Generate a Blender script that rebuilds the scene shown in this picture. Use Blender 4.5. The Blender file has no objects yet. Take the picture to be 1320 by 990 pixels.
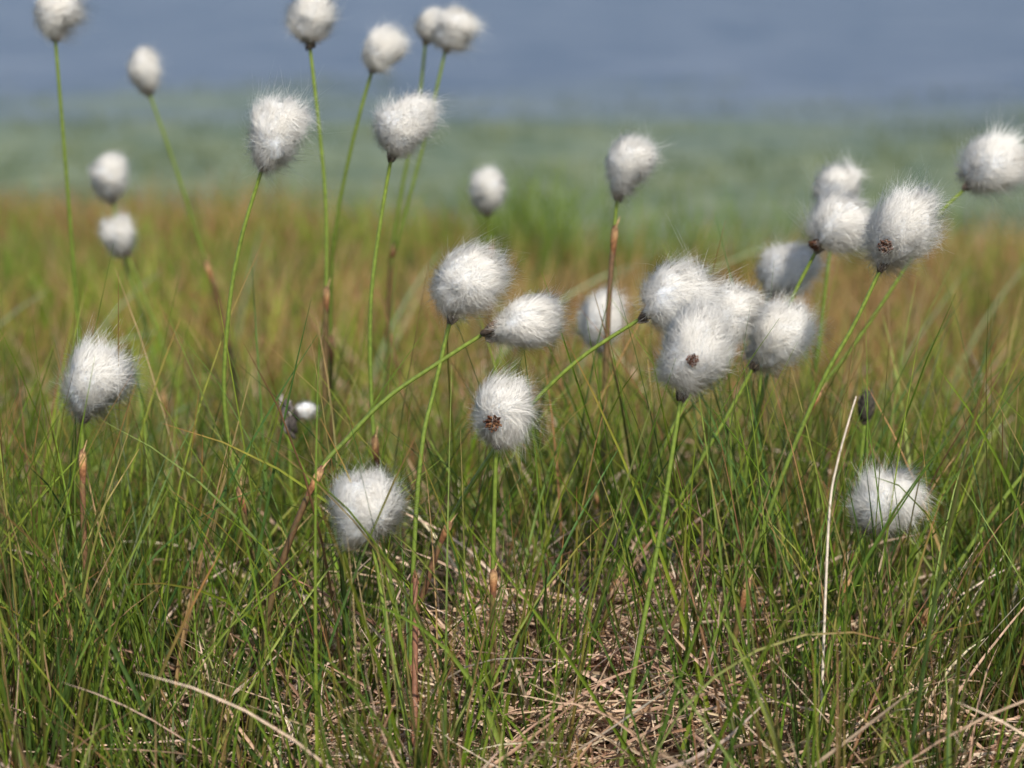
import bpy, math
import numpy as np
from mathutils import Vector

rng = np.random.default_rng(11)
scene = bpy.context.scene
scene.view_settings.view_transform = 'Standard'
scene.view_settings.look = 'None'
scene.view_settings.exposure = 0

# ------------------------------------------------------------------ helpers
def sstep(a, b, x):
    t = np.clip((x - a) / (b - a), 0, 1)
    return t * t * (3 - 2 * t)

def norm(v):
    return v / (np.linalg.norm(v, axis=-1, keepdims=True) + 1e-12)

def noise2(x, y, f, seed=0):
    r = np.random.default_rng(seed)
    o = np.zeros_like(x, dtype=float)
    for i in range(6):
        a = r.uniform(0, 2 * math.pi); k = f * r.uniform(0.5, 1.8); p = r.uniform(0, 6.28)
        o += np.sin(k * (np.cos(a) * x + np.sin(a) * y) + p + 1.3 * np.sin(k * .6 * (np.sin(a) * x - np.cos(a) * y)))
    return o / 3.2

WATER_Z = -0.35
def terrain(x, y):
    x = np.asarray(x, float); y = np.asarray(y, float)
    z = 0.010 * noise2(x, y, 9, 3) + 0.02 * noise2(x, y, 2.2, 5)
    z = z * sstep(60, 20, np.abs(x) + np.abs(y))
    z = z + 0.030 * np.exp(-(((x - .03) / .16) ** 2 + ((y - 1.25) / .16) ** 2))
    shore = y + 0.25 * np.sin(x * .9) + .1 * np.sin(x * 2.7 + 1)
    z = z - 0.85 * sstep(2.9, 6.4, shore) - 2.0 * sstep(8, 60, shore)
    return z

class MB:
    def __init__(s):
        s.v = []; s.q = []; s.m = []; s.c = []; s.nr = []; s.n = 0
    def add(s, v, q, mat, col, nrm=None):
        v = np.asarray(v, float).reshape(-1, 3); q = np.asarray(q, int).reshape(-1, 4)
        col = np.broadcast_to(np.asarray(col, float), v.shape) if np.ndim(col) == 1 else np.asarray(col).reshape(-1, 3)
        s.v.append(v); s.q.append(q + s.n); s.m.append(np.full(len(q), mat)); s.c.append(col); s.n += len(v)
        s.nr.append(np.zeros_like(v) if nrm is None else nrm)
    def build(s, name, mats, usen=False):
        v = np.concatenate(s.v); q = np.concatenate(s.q); m = np.concatenate(s.m); c = np.concatenate(s.c)
        me = bpy.data.meshes.new(name)
        me.vertices.add(len(v)); me.vertices.foreach_set("co", v.astype(np.float32).ravel())
        me.loops.add(len(q) * 4); me.loops.foreach_set("vertex_index", q.astype(np.int32).ravel())
        me.polygons.add(len(q))
        me.polygons.foreach_set("loop_start", np.arange(0, len(q) * 4, 4, dtype=np.int32))
        me.polygons.foreach_set("material_index", m.astype(np.int32))
        me.polygons.foreach_set("use_smooth", np.ones(len(q), dtype=bool))
        me.update(calc_edges=True)
        ca = me.color_attributes.new("Col", 'FLOAT_COLOR', 'POINT')
        cc = np.ones((len(v), 4), np.float32); cc[:, :3] = np.clip(c, 0, 1)
        ca.data.foreach_set("color", cc.ravel())
        if usen:
            at = me.attributes.new("Comb", 'FLOAT_VECTOR', 'POINT')
            at.data.foreach_set("vector", np.concatenate(s.nr).astype(np.float32).ravel())
        for mt in mats: me.materials.append(mt)
        me.validate()
        ob = bpy.data.objects.new(name, me)
        scene.collection.objects.link(ob)
        return ob

# ------------------------------------------------------------------ materials
def new_mat(name):
    m = bpy.data.materials.new(name); m.use_nodes = True
    nt = m.node_tree; nt.nodes.clear()
    return m, nt, nt.nodes.new, nt.links.new

def attr_mat(name, rough, spec, transl, nscale=0, namp=0.0, bump=0):
    m, nt, N, L = new_mat(name)
    out = N('ShaderNodeOutputMaterial'); a = N('ShaderNodeAttribute'); a.attribute_name = 'Col'
    col = a.outputs['Color']
    if nscale:
        tc = N('ShaderNodeTexCoord'); no = N('ShaderNodeTexNoise'); no.inputs['Scale'].default_value = nscale
        no.inputs['Detail'].default_value = 2
        L(tc.outputs['Object'], no.inputs['Vector'])
        mr = N('ShaderNodeMapRange'); mr.inputs['From Min'].default_value = .3; mr.inputs['From Max'].default_value = .7
        mr.inputs['To Min'].default_value = 1 - namp; mr.inputs['To Max'].default_value = 1 + namp
        L(no.outputs['Fac'], mr.inputs['Value'])
        vm = N('ShaderNodeVectorMath'); vm.operation = 'SCALE'
        L(col, vm.inputs[0]); L(mr.outputs[0], vm.inputs['Scale']); col = vm.outputs[0]
    p = N('ShaderNodeBsdfPrincipled'); p.inputs['Roughness'].default_value = rough
    p.inputs['Specular IOR Level'].default_value = spec
    L(col, p.inputs['Base Color'])
    if bump:
        b = N('ShaderNodeBump'); b.inputs['Strength'].default_value = bump; b.inputs['Distance'].default_value = .0004
        L(no.outputs['Fac'], b.inputs['Height']); L(b.outputs[0], p.inputs['Normal'])
    if transl > 0:
        t = N('ShaderNodeBsdfTranslucent'); L(col, t.inputs['Color'])
        mx = N('ShaderNodeMixShader'); mx.inputs[0].default_value = transl
        L(p.outputs[0], mx.inputs[1]); L(t.outputs[0], mx.inputs[2]); L(mx.outputs[0], out.inputs['Surface'])
    else:
        L(p.outputs[0], out.inputs['Surface'])
    return m

def fluff_mat():
    m, nt, N, L = new_mat('cotton_fluff')
    out = N('ShaderNodeOutputMaterial'); a = N('ShaderNodeAttribute'); a.attribute_name = 'Col'
    nn = N('ShaderNodeAttribute'); nn.attribute_name = 'Comb'
    d = N('ShaderNodeBsdfDiffuse'); t = N('ShaderNodeBsdfTranslucent'); mx = N('ShaderNodeMixShader'); mx.inputs[0].default_value = .5
    L(a.outputs['Color'], d.inputs['Color']); L(a.outputs['Color'], t.inputs['Color'])
    L(nn.outputs['Vector'], d.inputs['Normal'])
    L(d.outputs[0], mx.inputs[1]); L(t.outputs[0], mx.inputs[2]); L(mx.outputs[0], out.inputs['Surface'])
    return m

def core_mat():
    m, nt, N, L = new_mat('cotton_core')
    out = N('ShaderNodeOutputMaterial'); p = N('ShaderNodeBsdfPrincipled')
    p.inputs['Base Color'].default_value = (.99, .965, .92, 1); p.inputs['Roughness'].default_value = 1
    p.inputs['Specular IOR Level'].default_value = 0
    p.inputs['Subsurface Weight'].default_value = 1.0
    p.inputs['Subsurface Radius'].default_value = (1, .9, .8); p.inputs['Subsurface Scale'].default_value = .006
    tc = N('ShaderNodeTexCoord'); no = N('ShaderNodeTexNoise'); no.inputs['Scale'].default_value = 700; no.inputs['Detail'].default_value = 3
    L(tc.outputs['Object'], no.inputs['Vector'])
    b = N('ShaderNodeBump'); b.inputs['Strength'].default_value = .6; b.inputs['Distance'].default_value = .0006
    L(no.outputs['Fac'], b.inputs['Height']); L(b.outputs[0], p.inputs['Normal']); L(p.outputs[0], out.inputs['Surface'])
    return m

M_fluff = fluff_mat()
M_core = core_mat()
M_stem = attr_mat('stem_green', .42, .35, .0, 400, .25, .3)
M_scale = attr_mat('seed_scales', .85, .1, .0, 600, .4, .4)
M_grass = attr_mat('grass_blades', .45, .25, .35, 120, .2)
M_far = attr_mat('sedge_blades', .6, .12, .3)
M_straw = attr_mat('dry_straw', .6, .25, .15, 300, .25)

def ground_mat():
    m, nt, N, L = new_mat('peat_ground')
    out = N('ShaderNodeOutputMaterial'); p = N('ShaderNodeBsdfPrincipled'); p.inputs['Roughness'].default_value = .95
    tc = N('ShaderNodeTexCoord'); n1 = N('ShaderNodeTexNoise'); n1.inputs['Scale'].default_value = 14; n1.inputs['Detail'].default_value = 8
    L(tc.outputs['Object'], n1.inputs['Vector'])
    r = N('ShaderNodeValToRGB'); e = r.color_ramp.elements
    e[0].position = .32; e[0].color = (.030, .022, .012, 1); e[1].position = .7; e[1].color = (.11, .10, .03, 1)
    x = e.new(.5); x.color = (.075, .052, .025, 1)
    L(n1.outputs['Fac'], r.inputs[0]); L(r.outputs[0], p.inputs['Base Color'])
    n2 = N('ShaderNodeTexNoise'); n2.inputs['Scale'].default_value = 120; n2.inputs['Detail'].default_value = 6
    L(tc.outputs['Object'], n2.inputs['Vector'])
    b = N('ShaderNodeBump'); b.inputs['Strength'].default_value = .8; b.inputs['Distance'].default_value = .01
    L(n2.outputs['Fac'], b.inputs['Height']); L(b.outputs[0], p.inputs['Normal']); L(p.outputs[0], out.inputs['Surface'])
    return m

def water_mat():
    m, nt, N, L = new_mat('lake_water')
    out = N('ShaderNodeOutputMaterial'); p = N('ShaderNodeBsdfPrincipled')
    p.inputs['Roughness'].default_value = .35; p.inputs['Specular IOR Level'].default_value = .13
    p.inputs['IOR'].default_value = 1.33
    tc = N('ShaderNodeTexCoord'); sp = N('ShaderNodeSeparateXYZ'); L(tc.outputs['Object'], sp.inputs[0])
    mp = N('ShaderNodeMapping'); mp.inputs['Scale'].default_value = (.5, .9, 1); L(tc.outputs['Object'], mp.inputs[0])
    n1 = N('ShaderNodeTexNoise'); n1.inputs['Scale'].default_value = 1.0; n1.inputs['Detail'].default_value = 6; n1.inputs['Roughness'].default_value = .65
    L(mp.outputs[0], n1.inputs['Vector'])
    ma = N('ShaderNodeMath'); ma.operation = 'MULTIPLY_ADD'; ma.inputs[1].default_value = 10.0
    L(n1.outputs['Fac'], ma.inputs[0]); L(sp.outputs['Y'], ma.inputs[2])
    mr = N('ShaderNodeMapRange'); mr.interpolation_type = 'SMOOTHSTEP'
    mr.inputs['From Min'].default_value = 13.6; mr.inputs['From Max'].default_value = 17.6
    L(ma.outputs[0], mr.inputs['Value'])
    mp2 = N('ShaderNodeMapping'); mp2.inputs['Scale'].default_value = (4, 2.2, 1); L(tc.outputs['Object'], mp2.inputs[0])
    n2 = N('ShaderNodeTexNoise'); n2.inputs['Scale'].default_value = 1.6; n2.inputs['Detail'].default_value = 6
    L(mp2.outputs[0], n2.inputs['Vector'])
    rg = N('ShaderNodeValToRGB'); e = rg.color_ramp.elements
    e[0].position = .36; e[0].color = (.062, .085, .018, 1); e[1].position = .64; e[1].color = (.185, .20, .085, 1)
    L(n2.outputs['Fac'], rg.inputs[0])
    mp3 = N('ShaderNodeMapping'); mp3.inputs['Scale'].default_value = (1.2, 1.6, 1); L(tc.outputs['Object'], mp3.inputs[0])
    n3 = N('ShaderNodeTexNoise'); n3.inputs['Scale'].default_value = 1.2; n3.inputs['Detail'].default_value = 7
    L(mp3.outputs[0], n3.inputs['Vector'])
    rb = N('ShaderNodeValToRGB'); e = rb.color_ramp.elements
    e[0].position = .34; e[0].color = (.050, .070, .118, 1); e[1].position = .66; e[1].color = (.135, .152, .198, 1)  # blue of the reflected sky put into the base colour
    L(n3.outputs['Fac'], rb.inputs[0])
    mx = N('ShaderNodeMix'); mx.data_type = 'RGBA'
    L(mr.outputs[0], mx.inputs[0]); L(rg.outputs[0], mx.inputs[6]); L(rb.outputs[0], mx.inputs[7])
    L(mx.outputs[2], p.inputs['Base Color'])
    n4 = N('ShaderNodeTexNoise'); n4.inputs['Scale'].default_value = 6; n4.inputs['Detail'].default_value = 4
    L(tc.outputs['Object'], n4.inputs['Vector'])
    b = N('ShaderNodeBump'); b.inputs['Strength'].default_value = .8; b.inputs['Distance'].default_value = .06
    L(n4.outputs['Fac'], b.inputs['Height']); L(b.outputs[0], p.inputs['Normal'])
    L(p.outputs[0], out.inputs['Surface'])
    return m

# ------------------------------------------------------------------ ground + lake + hills
def axis(lim, near, n):
    t = np.linspace(-1, 1, n); return np.sign(t) * (near * np.abs(t) + (lim - near) * np.abs(t) ** 6)
xs = axis(900, 6, 161); ys = axis(900, 9, 241)
X, Y = np.meshgrid(xs, ys)
V = np.stack([X, Y, terrain(X, Y)], -1).reshape(-1, 3)
def gridq(nx, ny):
    i = np.arange(nx - 1)[None, :] + nx * np.arange(ny - 1)[:, None]
    i = i.ravel(); return np.stack([i, i + 1, i + 1 + nx, i + nx], -1)
g = MB(); g.add(V, gridq(len(xs), len(ys)), 0, (1, 1, 1)); g.build('ground', [ground_mat()])
w = MB(); wx = np.linspace(-880, 880, 20); wy = np.concatenate([[2.5], np.geomspace(4, 880, 20)])
X, Y = np.meshgrid(wx, wy)
w.add(np.stack([X, Y, np.full_like(X, WATER_Z)], -1), gridq(len(wx), len(wy)), 0, (1, 1, 1)); w.build('lake_water', [water_mat()])
h = MB(); hx = np.linspace(-870, 870, 220); hy = np.linspace(560, 870, 20)
X, Y = np.meshgrid(hx, hy); tt = (Y - 560) / 310
Z = (16 + 9 * noise2(X, Y, .012, 8) + 3 * noise2(X, Y, .05, 9)) * np.sin(np.clip(tt, 0, 1) * math.pi) ** .7 - 1.0
h.add(np.stack([X, Y, Z], -1), gridq(220, 20), 0, (.06, .085, .04)); h.build('hills', [attr_mat('hill_heath', .9, .1, 0, .02, .3)])

# ------------------------------------------------------------------ blades
def blades(mb, base, L, az, el0, k, azk, w, c0, c1, nseg=5, mat=0, twist=None, pw=.65, flat=False, cexp=None):
    n = len(L); t = np.linspace(0, 1, nseg + 1)
    tm = (t[1:] + t[:-1]) / 2
    el = el0[:, None] - k[:, None] * tm[None] ** 1.3
    a = az[:, None] + azk[:, None] * tm[None]
    d = np.stack([np.cos(el) * np.cos(a), np.cos(el) * np.sin(a), np.sin(el)], -1)
    step = d * (L[:, None, None] / nseg)
    P = np.concatenate([base[:, None, :], base[:, None, :] + np.cumsum(step, 1)], 1)
    D = np.concatenate([d[:, :1], d], 1)
    if twist is None: twist = rng.uniform(0, math.pi, n)
    hz = np.stack([-np.sin(az), np.cos(az), np.zeros(n)], -1)[:, None, :]
    nn = norm(np.cross(D, hz)); hz = np.cross(nn, D)
    tw = (twist[:, None] + .8 * t[None])[..., None]
    S = hz * np.cos(tw) + nn * np.sin(tw); NN = nn * np.cos(tw) - hz * np.sin(tw)
    ww = (w[:, None] * ((1 - t[None]) ** pw * .92 + .08) * .5)[..., None]
    if flat: rows = np.stack([P - S * ww, P + S * ww], 2)
    else: rows = np.stack([P - S * ww, P + NN * ww * .7, P + S * ww], 2)
    nc = rows.shape[2]
    v = rows.reshape(-1, 3)
    b = (np.arange(n) * (nseg + 1) * nc)[:, None, None]
    r = (np.arange(nseg) * nc)[None, :, None]; cidx = np.arange(nc - 1)[None, None, :]
    i = (b + r + cidx).ravel()
    q = np.stack([i, i + 1, i + nc + 1, i + nc], -1)
    if cexp is None: cexp = np.full(n, 1.2)
    tc = (t[None, :] ** cexp[:, None])[..., None]
    col = c0[:, None, :] * (1 - tc) + c1[:, None, :] * tc
    col = np.repeat(col[:, :, None, :], nc, 2).reshape(-1, 3)
    mb.add(v, q, mat, col)

def pick(cols, probs, n, jit=.2):
    c = np.array(cols)[rng.choice(len(cols), n, p=np.array(probs) / np.sum(probs))]
    return c * rng.uniform(1 - jit, 1 + jit, (n, 1)) * rng.uniform(.93, 1.07, (n, 3))
rad = math.radians
GREENS = [(.12, .20, .018), (.17, .25, .02), (.24, .31, .035), (.055, .11, .022), (.30, .36, .09), (.09, .17, .038)]

def rust_tips(c0, c1, frac):
    """a fraction of leaves have withered rust-brown tips"""
    n = len(c0); m = rng.random(n) < frac
    e = np.where(m, rng.uniform(2.5, 6, n), 1.2)
    rust = pick([(.40, .19, .07), (.48, .30, .13), (.28, .12, .05)], [1, 1, 1], n)
    c0 = np.where(m[:, None], c1 * .85, c0); c1 = np.where(m[:, None], rust, c1)
    return c0, c1, e

# near, in tufts
mb = MB()
nt = 690
tx = rng.uniform(-.75, .75, nt); ty = rng.uniform(.92, 1.75, nt)
keep = ~(((tx - .05) / .13) ** 2 + ((ty - 1.15) / .14) ** 2 < 1) | (rng.random(nt) < .5)
tx, ty = tx[keep], ty[keep]; nt = len(tx)
per = 18; n = nt * per
th = rng.uniform(.55, 1.2, nt)
ti = np.repeat(np.arange(nt), per)
off = rng.normal(0, .009, (n, 2))
bx = tx[ti] + off[:, 0]; by = ty[ti] + off[:, 1]
az = np.arctan2(off[:, 1], off[:, 0]) + rng.normal(0, .6, n)
el = rad(89) - np.abs(rng.normal(0, rad(12), n))
L = rng.uniform(.07, .24, n) * th[ti]
L *= 1 - .5 * sstep(1.12, .90, by)
L *= 1 - .38 * sstep(1.25, 1.65, by)
k = rng.gamma(2, rad(12), n)
w_ = rng.uniform(.0011, .0027, n)
c0 = pick([(.09, .06, .025), (.06, .10, .018), (.20, .10, .05)], [.4, .40, .2], n)  # brown and green leaf bases, darkened to paint in shade between blades
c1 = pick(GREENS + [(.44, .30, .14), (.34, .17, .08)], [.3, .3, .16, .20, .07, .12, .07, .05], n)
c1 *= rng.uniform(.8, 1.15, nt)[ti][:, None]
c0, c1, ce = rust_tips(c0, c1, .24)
base = np.stack([bx, by, terrain(bx, by) - .004], -1)
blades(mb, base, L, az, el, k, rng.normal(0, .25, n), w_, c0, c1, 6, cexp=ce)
# wind-leaned longer leaves
n = 1050
bx = rng.uniform(-.7, .7, n); by = rng.uniform(1.0, 1.5, n)
az = np.where(rng.random(n) < .6, rng.normal(0, .8, n), rng.normal(math.pi, .8, n))
base = np.stack([bx, by, terrain(bx, by) - .004], -1)
c0 = pick(GREENS, [1, 1, .5, 1.5, .4, 1], n); c1 = pick(GREENS, [1, 1, 1.4, 1, .8, 1], n)
c0, c1, ce = rust_tips(c0, c1, .24)
blades(mb, base, rng.uniform(.13, .26, n) * (1 - .25 * sstep(1.2, 1.5, by)), az, rng.uniform(rad(60), rad(87), n), rng.gamma(2, rad(11), n),
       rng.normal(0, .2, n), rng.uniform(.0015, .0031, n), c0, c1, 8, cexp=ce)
# low undergrowth everywhere near
n = 17000
bx = rng.uniform(-1.2, 1.2, n); by = rng.uniform(.3, 2.1, n)
kp = ~((((bx - .05) / .13) ** 2 + ((by - 1.15) / .14) ** 2 < 1) & (rng.random(n) < .4))
bx, by = bx[kp], by[kp]; n = len(bx)
base = np.stack([bx, by, terrain(bx, by) - .003], -1)
blades(mb, base, rng.uniform(.02, .075, n), rng.uniform(0, 6.28, n), rng.uniform(rad(30), rad(85), n), rng.uniform(0, 1.0, n),
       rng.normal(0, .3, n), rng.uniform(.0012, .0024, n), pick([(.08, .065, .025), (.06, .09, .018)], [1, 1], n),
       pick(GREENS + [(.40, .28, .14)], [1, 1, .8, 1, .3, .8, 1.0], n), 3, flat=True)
mb.build('meadow_grass', [M_grass])

# mid and far meadow
mb = MB()
n = 46000
by = 1.55 + 2.9 * rng.random(n) ** .9
bx = rng.uniform(-1, 1, n) * (.5 + .38 * by + .2)
patch = noise2(bx, by, 4.5, 21) + .5 * noise2(bx, by, 14, 22)
fb = np.clip(sstep(1.6, 2.1, by) * .72 + .44 * patch * sstep(1.5, 2, by), 0, .94)
isb = rng.random(n) < fb
green = pick([(.18, .28, .025), (.24, .32, .035), (.29, .34, .05), (.13, .20, .03)], [1, 1.2, .7, .6], n)
brown = pick([(.38, .215, .085), (.30, .155, .062), (.50, .34, .16), (.30, .24, .06), (.42, .26, .12)], [1.3, 1.0, .8, .9, .9], n)
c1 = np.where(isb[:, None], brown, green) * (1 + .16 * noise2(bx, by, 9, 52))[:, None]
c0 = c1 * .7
L = rng.uniform(.05, .125, n) * (1 + .30 * noise2(bx, by, 5, 33)) * (1 - .25 * sstep(2.2, 2.7, by))
base = np.stack([bx, by, terrain(bx, by) - .004], -1)
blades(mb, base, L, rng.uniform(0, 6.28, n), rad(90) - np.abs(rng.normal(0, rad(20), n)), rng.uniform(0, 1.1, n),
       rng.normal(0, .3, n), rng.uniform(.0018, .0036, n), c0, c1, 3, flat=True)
# taller green sedge tufts on the bank
for (x, y, hh, nn_, sp) in [(.03, 2.75, .19, 280, .05), (.20, 2.7, .15, 200, .07), (-.62, 2.6, .15, 220, .08), (-.36, 2.5, .14, 190, .08),
                            (.62, 2.5, .12, 150, .1), (-.12, 2.9, .12, 90, .06), (.45, 2.9, .14, 120, .06), (-.9, 2.7, .14, 120, .1), (1.0, 2.8, .14, 120, .1)]:
    bx = rng.normal(x, sp, nn_); by = rng.normal(y, sp, nn_)
    base = np.stack([bx, by, terrain(bx, by) - .004], -1)
    blades(mb, base, rng.uniform(.6, 1.05, nn_) * hh, rng.uniform(0, 6.28, nn_), rng.uniform(rad(62), rad(89), nn_), rng.uniform(0, .8, nn_),
           rng.normal(0, .3, nn_), rng.uniform(.002, .004, nn_), pick([(.12, .17, .03)], [1], nn_), pick([(.15, .23, .03), (.21, .28, .05)], [1, 1], nn_), 4, flat=True)
# taller thin rusty stalks
n = 3200
by = rng.uniform(1.6, 2.8, n); bx = rng.uniform(-1, 1, n) * (.4 + .4 * by)
base = np.stack([bx, by, terrain(bx, by) - .004], -1)
blades(mb, base, rng.uniform(.08, .15, n) * (1 - .22 * sstep(2.1, 2.8, by)), rng.normal(0, 1.2, n), rng.uniform(rad(65), rad(89), n), rng.uniform(0, .6, n),
       rng.normal(0, .2, n), rng.uniform(.0015, .0024, n), pick([(.28, .21, .06)], [1], n), pick([(.44, .26, .11), (.56, .42, .22), (.34, .17, .08)], [1, 1, 1], n), 4, flat=True)
# pale broad leaves
n = 46
by = rng.uniform(1.6, 2.1, n); bx = rng.uniform(-1, 1, n) * .8
base = np.stack([bx, by, terrain(bx, by) - .004], -1)
blades(mb, base, rng.uniform(.14, .25, n), rng.normal(0, .9, n), rng.uniform(rad(48), rad(85), n), rng.uniform(0, .9, n),
       rng.normal(0, .2, n), rng.uniform(.003, .006, n), pick([(.2, .26, .10)], [1], n), pick([(.32, .38, .24), (.42, .38, .2)], [2, 1], n), 7)
mb.build('bog_sedge', [M_far])

# aquatic plants
mb = MB()
n = 20000
by = rng.uniform(4.8, 13.0, n); bx = rng.uniform(-1, 1, n) * (1.5 + .35 * by)
kp = rng.random(n) < np.clip(.5 + .6 * noise2(bx * .8, by, 2.5, 41) - .5 * sstep(8.5, 12.5, by), .03, 1)
bx, by = bx[kp], by[kp]; n = len(bx)
base = np.stack([bx, by, np.full(n, WATER_Z - .01)], -1)
blades(mb, base, rng.uniform(.03, .10, n), rng.uniform(0, 6.28, n), rng.uniform(rad(30), rad(85), n), rng.uniform(0, .9, n),
       rng.normal(0, .3, n), rng.uniform(.004, .009, n), pick([(.10, .12, .05)], [1], n),
       pick([(.16, .19, .05), (.25, .28, .11), (.11, .145, .035)], [1, 1, 1], n), 2, flat=True)
mb.build('water_plants', [M_far])

# ------------------------------------------------------------------ dry straw thatch
mb = MB()
STRAW = [(.60, .44, .30), (.50, .34, .23), (.74, .61, .46), (.36, .21, .13), (.22, .12, .075)]
n = 3900
bx = rng.normal(.05, .12, n); by = rng.normal(1.17, .10, n)
hz = .04 * np.exp(-(((bx - .04) / .14) ** 2 + ((by - 1.2) / .13) ** 2))
base = np.stack([bx, by, terrain(bx, by) + rng.uniform(0, 1, n) * hz + .003], -1)
blades(mb, base, rng.uniform(.03, .14, n), rng.uniform(0, 6.28, n), rng.normal(rad(12), rad(16), n), rng.normal(rad(22), rad(25), n),
       rng.normal(0, .8, n), rng.uniform(.0009, .0028, n), pick(STRAW, [1, 1, .6, 1, .8], n), pick(STRAW, [1, 1, .7, .7, .4], n), 6, pw=.35)
n = 2800
bx = rng.uniform(-.8, .8, n); by = rng.uniform(.85, 2.0, n)
base = np.stack([bx, by, terrain(bx, by) + rng.uniform(.002, .03, n)], -1)
blades(mb, base, rng.uniform(.03, .13, n), rng.uniform(0, 6.28, n), rng.uniform(rad(-5), rad(55), n), rng.normal(rad(25), rad(25), n),
       rng.normal(0, .7, n), rng.uniform(.0008, .002, n), pick(STRAW, [1, 1, .4, 1, .6], n), pick(STRAW, [1, 1, .8, .5, .3], n), 5, pw=.4)
n = 130
bx = rng.uniform(-.5, .5, n); by = rng.uniform(1.04, 1.6, n)
base = np.stack([bx, by, terrain(bx, by)], -1)
blades(mb, base, rng.uniform(.08, .17, n), rng.uniform(0, 6.28, n), rng.uniform(rad(30), rad(70), n), rng.uniform(0, 1.4, n),
       rng.normal(0, .5, n), rng.uniform(.0010, .0020, n), pick(STRAW, [1, 1, 1, .5, .1], n), pick(STRAW, [1, .6, 1.5, .1, .1], n), 8, pw=.4)
mb.build('dry_straw', [M_straw])

# ------------------------------------------------------------------ cottongrass
def catmull(P, per=7):
    P = np.asarray(P, float); Q = np.vstack([2 * P[0] - P[1], P, 2 * P[-1] - P[-2]])
    o = []
    for i in range(1, len(Q) - 2):
        for t in np.arange(per) / per:
            o.append(.5 * ((2 * Q[i]) + (-Q[i - 1] + Q[i + 1]) * t + (2 * Q[i - 1] - 5 * Q[i] + 4 * Q[i + 1] - Q[i + 2]) * t * t
                           + (-Q[i - 1] + 3 * Q[i] - 3 * Q[i + 1] + Q[i + 2]) * t ** 3))
    o.append(Q[-2]); return np.array(o)

def tube(mb, C, R, mat, col, ns=8):
    n = len(C); T = norm(np.gradient(C, axis=0))
    ref = np.array([0, 1.0, 0.05]); S = norm(np.cross(T, ref)); U = np.cross(S, T)
    a = np.linspace(0, 2 * math.pi, ns, endpoint=False)
    V = C[:, None] + R[:, None, None] * (S[:, None] * np.cos(a)[None, :, None] + U[:, None] * np.sin(a)[None, :, None])
    i = np.arange(n - 1)[:, None] * ns; j = np.arange(ns)[None]; j2 = (j + 1) % ns
    q = np.stack([i + j, i + j2, i + ns + j2, i + ns + j], -1).reshape(-1, 4)
    mb.add(V.reshape(-1, 3), q, mat, np.repeat(col[:, None], ns, 1).reshape(-1, 3))

def blob(mb, C, A, a, b, mat, col, nu=10, nv=7, taper=0.0, fn=None):
    A = norm(np.asarray(A, float)); B = norm(np.cross(A, [.3, .9, .2])); D = np.cross(A, B)
    th = np.linspace(.05, math.pi - .05, nv); ph = np.linspace(0, 2 * math.pi, nu, endpoint=False)
    T, P = np.meshgrid(th, ph, indexing='ij')
    s = np.cos(T)
    d = A * s[..., None] + (B * np.cos(P)[..., None] + D * np.sin(P)[..., None]) * np.sin(T)[..., None]
    if fn is not None: pts = fn(d.reshape(-1, 3)).reshape(d.shape)
    else:
        rr = a * np.sin(T) * (1 + taper * s)
        pts = A * (b * s)[..., None] + (B * np.cos(P)[..., None] + D * np.sin(P)[..., None]) * rr[..., None]
    i = np.arange(nv - 1)[:, None] * nu; j = np.arange(nu)[None]; j2 = (j + 1) % nu
    q = np.stack([i + j, i + j2, i + nu + j2, i + nu + j], -1).reshape(-1, 4)
    q = q[:, ::-1]
    mb.add(np.asarray(C) + pts.reshape(-1, 3), q, mat, np.asarray(col, float), d.reshape(-1, 3))

def vnoise(d, f, r):
    o = np.zeros_like(d)
    for i in range(5):
        K = r.normal(0, f, 3); Vv = r.normal(0, 1, 3); o += np.sin(d @ K + r.uniform(0, 6.28))[:, None] * Vv
    return o / 2.2

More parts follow.
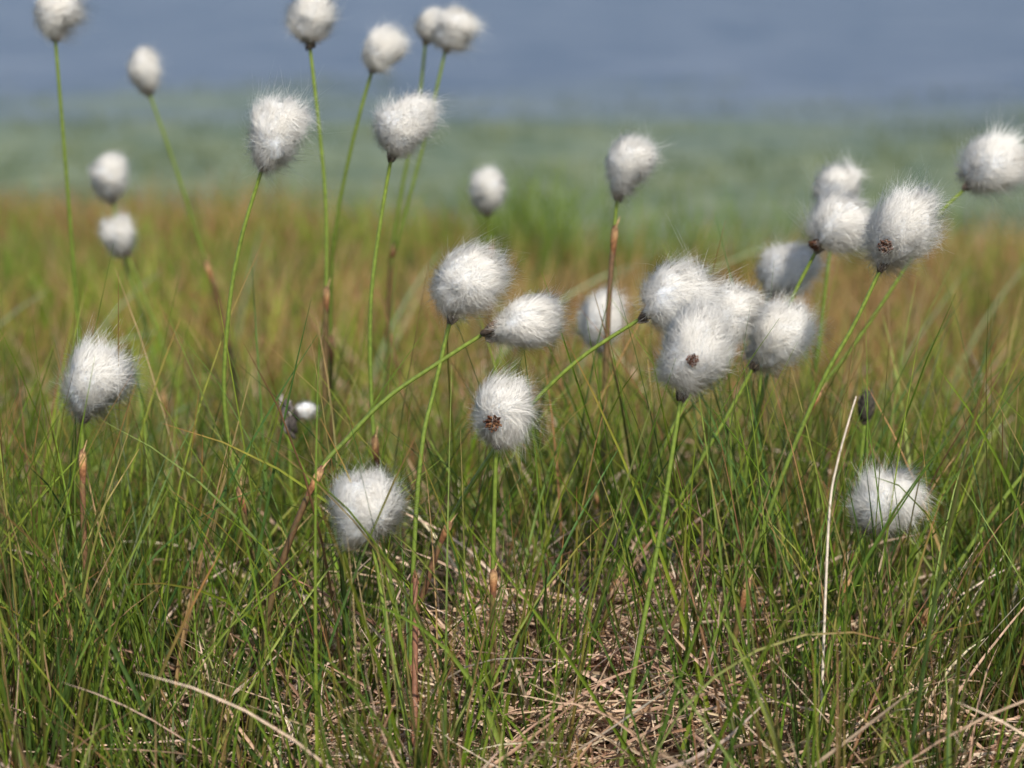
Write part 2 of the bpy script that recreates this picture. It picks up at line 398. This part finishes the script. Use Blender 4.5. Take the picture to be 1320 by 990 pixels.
def head(mb, C, A, w, hgt, seed, spots=(), n=9000, loose=1.0, fan=None, bract=.7, wz=None):
    r = np.random.default_rng(seed)
    a, b = w * .485, hgt * .475
    C = np.asarray(C, float); A = norm(np.asarray(A, float))
    Wd = np.array([.85, r.normal(0, .25), r.normal(.1, .4)])
    if wz is not None: Wd[2] = wz
    Wn = norm(Wd)
    Pk = norm(A * r.uniform(.3, 1.0) + Wn * r.uniform(.3, .9)); pk = r.uniform(.08, .22)
    K1 = r.normal(0, 2.0, (3, 3)); ph = r.uniform(0, 6.28, 3); eg = r.uniform(.08, .28) if fan is None else fan
    K2 = r.normal(0, 6.0, (3, 3))
    def env(d):
        s = d @ A; lat = d - s[:, None] * A
        m = 1 + .07 * np.sin(d @ K1.T + ph).sum(1) + .04 * np.sin(d @ K2.T + ph).sum(1)
        m = m + pk * np.clip(d @ Pk, 0, 1) ** 4 - .06 * np.clip(-(d @ Wn), 0, 1) ** 2
        sh = Wn[None] * (a * .12 * (s + .05))[:, None]
        return (A * (s * b)[:, None] + lat * (a * (1 + eg * s - .10 * s * s))[:, None]) * m[:, None] + sh
    d = norm(r.normal(0, 1, (n, 3)))
    s = d @ A
    keep = ~((s < -.90) & (r.random(n) < .6))
    for (sd, ang) in spots:
        keep &= ~((d @ norm(np.array(sd, float)) > math.cos(ang)) & (r.random(n) < .93))
    d = d[keep]; s = s[keep]; m = len(d)
    E = env(d)
    rs = np.random.default_rng(seed + 5)
    F = A * .38 + Wn * .50 + vnoise(d, 2.4, rs) * .6 + vnoise(d, 7, rs) * .5 + r.normal(0, .48, (m, 3))
    T = F - (F * d).sum(1, keepdims=True) * d
    wind = np.clip((d @ Wn), 0, 1)
    Ln = a * r.uniform(.22, .60, m) * (1 + .25 * wind)
    Ln = Ln[:, None]
    core = .76 if not spots else .70
    root = E * (core - .10)
    lock = 1 + .06 * np.sin(vnoise(d, 9, rs)[:, 0] * 4)
    tipk = r.uniform(.83, 1.03, m) * lock
    fly = r.random(m) < (.12 + .10 * wind) * loose
    tipk[fly] = r.uniform(.98, 1.17, fly.sum())
    tip = E * tipk[:, None] + T * Ln * (1 + .4 * fly[:, None]) + Wn * (a * .20 * wind * r.random(m) ** 1.5)[:, None]
    mid = E * r.uniform(.87, 1.0, m)[:, None] + T * Ln * .15 + r.normal(0, a * .07, (m, 3))
    t = np.array([0, .35, .68, 1.0]); nr = len(t)
    P = (root[:, None] * ((1 - t) ** 2)[None, :, None] + mid[:, None] * (2 * t * (1 - t))[None, :, None] + tip[:, None] * (t ** 2)[None, :, None])
    D = np.gradient(P, axis=1)
    S = norm(np.cross(D, (d + r.normal(0, .35, (m, 3)))[:, None, :]))
    hw = (np.where(fly, .000034, r.uniform(.00003, .000078, m)))[:, None, None] * np.array([1, 1, .9, .3])[None, :, None]
    V = np.stack([P - S * hw, P + S * hw], 2).reshape(-1, 3) + C
    i = (np.arange(m)[:, None] * 2 * nr + np.arange(nr - 1)[None] * 2).ravel()
    q = np.stack([i, i + 1, i + 3, i + 2], -1)
    base_c = np.array([1.0, .975, .93])
    cc = base_c[None] * r.uniform(.93, 1.0, (m, 1))
    base_tint = sstep(-.6, -1.0, s)[:, None]  # hairs turn browner towards the stem end
    cc = cc * (1 - base_tint * .5) + np.array([.42, .33, .25]) * base_tint * .5
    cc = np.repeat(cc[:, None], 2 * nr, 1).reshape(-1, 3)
    Nn = norm(d + r.normal(0, .25, (m, 3)))
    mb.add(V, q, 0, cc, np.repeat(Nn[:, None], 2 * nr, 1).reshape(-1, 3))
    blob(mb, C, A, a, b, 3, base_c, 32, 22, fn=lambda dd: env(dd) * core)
    bb = C - A * b * .98
    B = norm(np.cross(A, [.3, .9, .2])); Dd = np.cross(A, B)
    nb = 13
    for j in range(nb):
        ph_ = j * 2.4; rr = (.0020 + .0020 * (j / nb)) * bract
        o = B * math.cos(ph_) + Dd * math.sin(ph_)
        up = r.uniform(.0, .004) * bract
        col = np.array([[.10, .075, .06], [.17, .12, .085], [.06, .045, .035], [.26, .21, .16]][r.integers(4)])
        blob(mb, bb + o * rr + A * up, A * 1.0 + o * r.uniform(.25, .7), .0010 * bract, r.uniform(.0028, .0045) * w / .032 * bract, 2, col, 6, 6, taper=-.5)
    blob(mb, bb + A * .001, A, .0023 * w / .032 * bract, .0038 * bract, 2, (.10, .07, .045), 8, 6)
    for (sd, ang) in spots:
        sd = norm(np.array(sd, float)); c0 = C + env(sd[None])[0] * .76
        B = norm(np.cross(sd, [.2, .1, .9])); Dd = np.cross(sd, B); R = a * math.sin(ang) * .8
        blob(mb, c0, B, R * .8, R * .8, 2, (.06, .03, .018), 10, 7)
        for j in range(22):
            rr = R * math.sqrt((j + .5) / 22); aa = j * 2.4
            o = B * math.cos(aa) * rr + Dd * math.sin(aa) * rr
            col = np.array([[.11, .045, .026], [.06, .028, .018], [.16, .08, .04]][r.integers(3)])
            blob(mb, c0 + o + sd * (a * .18 - rr * .4) , sd + norm(o + 1e-9) * .8 + r.normal(0, .25, 3), .0008, .0017, 2, col, 6, 5)

def plant(Yd, hd, pts, size, sheath=None, spots=(), kind='full', seed=0, rad_=.00112, fan=None, bract=.7, wz=None):
    """hd = (x,z) of the head centre, pts = (x,z) down the culm, last at the root."""
    r = np.random.default_rng(100 + seed)
    mb = MB()
    yj = Yd + (r.uniform(-.03, .0) if Yd < 1.4 else r.uniform(-.02, .04))
    C = np.array([hd[0], Yd, hd[1]])
    k = len(pts)
    path = [np.array([p[0], Yd + (yj - Yd) * (i / (k - 1)) ** 1.5, p[1]]) for i, p in enumerate(pts)]
    path[-1][2] = min(path[-1][2], float(terrain(path[-1][0], path[-1][1])) - .006)
    if kind != 'broken':
        A = norm(C - path[0]); hgt = size[1] / 1000; b = hgt * .47
        path = [C - A * b * .8, C - A * b * 1.05] + path[1:]
    cu = catmull(path, 8)
    z = cu[:, 2]; n = len(cu)
    s = np.linspace(0, 1, n)
    R = rad_ * (.85 + .35 * s)
    g0 = np.array([.10, .15, .022]) * r.uniform(.8, 1.2); g1 = np.array([.17, .225, .032])
    col = g1[None] * (1 - s[:, None]) + g0[None] * s[:, None]
    br = np.array([.12, .055, .033]) * r.uniform(.8, 1.4)
    if kind == 'broken': col = np.repeat(br[None] * 1.6, n, 0)
    if sheath is not None:
        dk = sstep(sheath - .001, sheath - .012, z)[:, None] * r.uniform(.7, 1.0)
        fade = sstep(sheath - .12, sheath - .04, z)[:, None]
        low = br[None] * (.35 + .65 * fade) + np.array([.09, .11, .022])[None] * (.65 - .65 * fade)
        col = col * (1 - dk) + low * dk; R = R + .0005 * dk[:, 0]
    tube(mb, cu, R, 1, col)
    if sheath is not None:
        i = int(np.argmin(np.abs(z - sheath)))
        dirn = norm(cu[max(i - 2, 0)] - cu[min(i + 2, n - 1)])
        L = r.uniform(.016, .024); tt = np.linspace(-.55, .45, 9)
        c = cu[i][None] + dirn[None] * (tt * L)[:, None] + np.array([.0003, 0, 0])
        rr = np.array([1.0, 1.15, 1.3, 1.45, 1.6, 1.7, 1.5, 1.0, .4]) * .00130
        cc = np.array([br, br * 1.3, (.20, .09, .04), (.28, .13, .06), (.36, .18, .08), (.42, .25, .12), (.34, .2, .1), (.14, .07, .045), (.08, .045, .03)])
        cc = cc * r.uniform(.7, 1.1)
        tube(mb, c, rr, 2, cc)
        blob(mb, c[-2] + np.array([.0012, -.0007, .001]), dirn + np.array([.3, 0, 0]), .0006, .005, 2, (.42, .28, .14), 5, 6, taper=-.5)
    if kind == 'full':
        head(mb, C, A, size[0] / 1000, hgt, 200 + seed, spots, fan=fan, bract=bract, wz=wz)
    elif kind == 'spent':
        for j in range(30):
            blob(mb, C + r.normal(0, 1, 3) * np.array([.0020, .0018, .0048]), A + r.normal(0, .25, 3), .0014, .0050, 2,
                 np.array([[.14, .12, .11], [.28, .25, .23], [.07, .06, .055]][r.integers(3)]), 6, 6, taper=-.4)
        head(mb, C + np.array([.009, 0, .003]), np.array([.8, 0, .5]), .012, .015, 300, n=1200)
    elif kind == 'bud':
        blob(mb, C, A, size[0] / 2000, size[1] / 2000, 2, (.05, .045, .035), 12, 9)
        for j in range(40):
            o = norm(r.normal(0, 1, 3)); o2 = o - (o @ A) * A
            blob(mb, C + A * (o @ A) * size[1] / 2200 + o2 * size[0] / 2300, A + o2 * .5, .0008, .003, 2,
                 np.array([[.04, .035, .03], [.12, .10, .07]][r.integers(2)]), 5, 5, taper=-.4)
    elif kind == 'broken':
        for j in range(5):
            blob(mb, cu[0] + r.normal(0, .0006, 3), np.array([r.normal(0, .3), r.normal(0, .3), 1]), .0006, .004, 2, (.22, .12, .06), 5, 5)
    return mb.build('cottongrass', [M_fluff, M_stem, M_scale, M_core], True)

PL = [
 (1.40, (-.278, .376), [(-.278, .362), (-.275, .267), (-.273, .170), (-.2655, 0)], (29, 31), .02, ()),
 (1.60, (-.258, .331), [(-.252, .311), (-.235, .256), (-.2175, .190), (-.2075, .145), (-.185, 0)], (23, 35), .190, ()),
 (1.60, (-.284, .257), [(-.281, .237), (-.275, .201), (-.255, .129), (-.23, 0)], (26, 38), .10, ()),
 (1.58, (-.275, .218), [(-.267, .201), (-.2435, .132), (-.226, .076), (-.20, 0)], (23, 31), .08, ()),
 (1.20, (-.1257, .321), [(-.133, .299), (-.144, .264), (-.151, .227), (-.1545, .176), (-.147, .125), (-.130, .032), (-.124, 0)], (31, 42), .125, ()),
 (1.35, (-.119, .374), [(-.1185, .357), (-.111, .273), (-.1115, .203), (-.113, .136), (-.113, 0)], (28, 33), .212, ()),
 (1.40, (-.080, .354), [(-.086, .341), (-.0977, .301), (-.1104, .243), (-.115, .185), (-.118, 0)], (26, 28), .16, ()),
 (1.50, (-.0546, .366), [(-.0567, .353), (-.062, .312), (-.0744, .251), (-.083, .1785), (-.088, 0)], (18, 25), None, ()),
 (1.48, (-.0389, .3645), [(-.0435, .349), (-.058, .289), (-.0747, .228), (-.0815, .192), (-.088, 0)], (25, 29), .218, ()),
 (1.25, (-.0608, .320), [(-.067, .301), (-.0742, .258), (-.0785, .219), (-.0783, .166), (-.0745, .112), (-.070, 0)], (32, 38), .14, ()),
 (1.60, (-.0186, .2465), [(-.0165, .228), (-.0154, .196), (-.0166, .117), (-.017, 0)], (25, 33), .205, ()),
 (1.30, (.0646, .293), [(.060, .274), (.0572, .238), (.055, .2016), (.0523, .119), (.05, 0)], (29, 39), .255, ()),
 (1.12, (-.0239, .2526), [(-.032, .231), (-.0389, .200), (-.045, .1725), (-.0493, .120), (-.052, .037), (-.053, 0)], (35, 42), .06, ()),
 (1.12, (.004, .233), [(-.0147, .228), (-.0389, .212), (-.0623, .196), (-.082, .1764), (-.098, .1565), (-.1187, .1036), (-.130, .045), (-.135, 0)], (27, 36), .1565, (), .42, 1.35, .25),
 (1.35, (.0536, .1955), [(.053, .1765), (.052, .088), (.05, 0)], (28, 36), .088, ()),
 (1.15, (.0813, .241), [(.0635, .229), (.0359, .2106), (.012, .188), (-.012, .158), (-.0344, .120), (-.0489, .078), (-.0614, .044), (-.07, 0)], (38, 40), .120, ()),
 (1.08, (.086, .223), [(.0815, .201), (.0784, .181), (.0722, .1386), (.0651, .099), (.0577, .059), (.05, 0)], (37, 44), None, [((-.02, -1, .1), .16)]),
 (1.17, (.111, .227), [(.1035, .203), (.085, .170), (.0697, .132), (.0538, .081), (.0376, .012), (.034, 0)], (29, 40), .081, ()),
 (1.20, (.140, .212), [(.127, .1917), (.115, .1675), (.1007, .142), (.080, .0985), (.068, .059), (.055, 0)], (35, 42), .07, ()),
 (1.30, (.1575, .2333), [(.148, .2198), (.1446, .1695), (.1399, .1094), (.139, .053), (.138, 0)], (34, 35), .05, ()),
 (1.25, (.1777, .2665), [(.1665, .249), (.153, .2188), (.141, .175), (.131, .121), (.125, 0)], (36, 37), .08, [((-.62, -.45, -.62), .22)]),
 (1.35, (.1915, .275), [(.1918, .259), (.1864, .2026), (.179, .126), (.175, 0)], (28, 28), .10, ()),
 (1.12, (.190, .2787), [(.1823, .259), (.1703, .232), (.1575, .208), (.1427, .1725), (.1298, .136), (.1187, .0954), (.106, .029), (.102, 0)], (37, 43), .0954, [((-.44, -.85, -.30), .24)]),
 (1.30, (.2717, .294), [(.2564, .278), (.243, .264), (.2193, .224), (.196, .188), (.1764, .160), (.1637, .119), (.155, .081), (.145, 0)], (35, 37), .160, ()),
 (1.15, (-.216, .197), [(-.2219, .177), (-.2229, .145), (-.2225, .095), (-.219, .044), (-.215, 0)], (33, 42), .153, ()),
 (1.10, (-.0065, .1905), [(-.0077, .174), (-.0089, .141), (-.0097, .101), (-.010, .044), (-.0105, 0)], (32, 35), .105, [((-.22, -.95, -.12), .32)]),
 (1.08, (-.0728, .1476), [(-.0677, .127), (-.063, .099), (-.0576, .071), (-.0503, .035), (-.046, 0)], (36, 40), None, (), .1, .6, -.05),
 (1.13, (.1895, .1380), [(.1796, .120), (.1733, .1034), (.164, .072), (.157, .028), (.154, 0)], (32, 37), .095, (), .2, .6, .05),
 (1.15, (.298, .180), [(.287, .168), (.2654, .149), (.2504, .1287), (.2313, .0994), (.2161, .074), (.203, .0357), (.195, 0)], (31, 37), .074, ()),
]
for i, P_ in enumerate(PL):
    Yd, hd, pts, size, sh, sp = P_[:6]
    fan, br_, wz_ = P_[6:9] if len(P_) > 6 else (None, .7, None)
    plant(Yd, hd, pts, size, sh, sp, seed=i, fan=fan, bract=br_, wz=wz_)
plant(1.30, (-.1305, .148), [(-.1305, .137), (-.129, .08), (-.128, 0)], (12, 20), None, (), kind='spent', seed=40)
plant(1.28, (.2035, .158), [(.2027, .149), (.200, .1094), (.195, 0)], (10, 19), .08, (), kind='bud', seed=41)
plant(1.08, (-.0475, .115), [(-.0475, .113), (-.0478, .06), (-.048, 0)], (8, 16), None, (), kind='broken', seed=42, rad_=.0015)

# bare dry stalk
mb = MB()
P = [(.1620, 1.05, .210), (.1590, 1.05, .199), (.154, 1.05, .178), (.151, 1.05, .157), (.1500, 1.05, .11), (.1495, 1.05, .05), (.148, 1.05, -.005)]
cu = catmull(P, 8); n = len(cu); s = np.linspace(0, 1, n)
tube(mb, cu, .00035 + .00045 * s, 0, np.repeat(np.array([[.80, .68, .55]]), n, 0))
mb.build('dry_grass_stalk', [M_straw])

# ------------------------------------------------------------------ light, world, camera
sun_dir = norm(np.array([.26, -.82, .80]))   # towards the sun
el = math.asin(sun_dir[2]); azm = math.atan2(sun_dir[0], sun_dir[1])
sd = bpy.data.lights.new('sun', 'SUN'); sd.energy = 5.0; sd.angle = rad(.5); sd.color = (1, .945, .85)
so = bpy.data.objects.new('sun', sd); scene.collection.objects.link(so)
so.rotation_euler = Vector(sun_dir).to_track_quat('Z', 'Y').to_euler()
wd = bpy.data.worlds.new('World'); scene.world = wd; wd.use_nodes = True
nt_ = wd.node_tree; bg = nt_.nodes['Background']; sk = nt_.nodes.new('ShaderNodeTexSky')
sk.sky_type = 'NISHITA'; sk.sun_disc = False; sk.sun_elevation = el; sk.sun_rotation = azm
nt_.links.new(sk.outputs[0], bg.inputs[0]); bg.inputs[1].default_value = .15

cd = bpy.data.cameras.new('camera'); cd.lens = 80; cd.sensor_width = 36; cd.clip_start = .02; cd.clip_end = 3000
cd.dof.use_dof = True; cd.dof.focus_distance = 1.145; cd.dof.aperture_fstop = 6.8
co = bpy.data.objects.new('camera', cd); scene.collection.objects.link(co)
co.location = (0, 0, .42); co.rotation_euler = (rad(79), 0, 0)
scene.camera = co
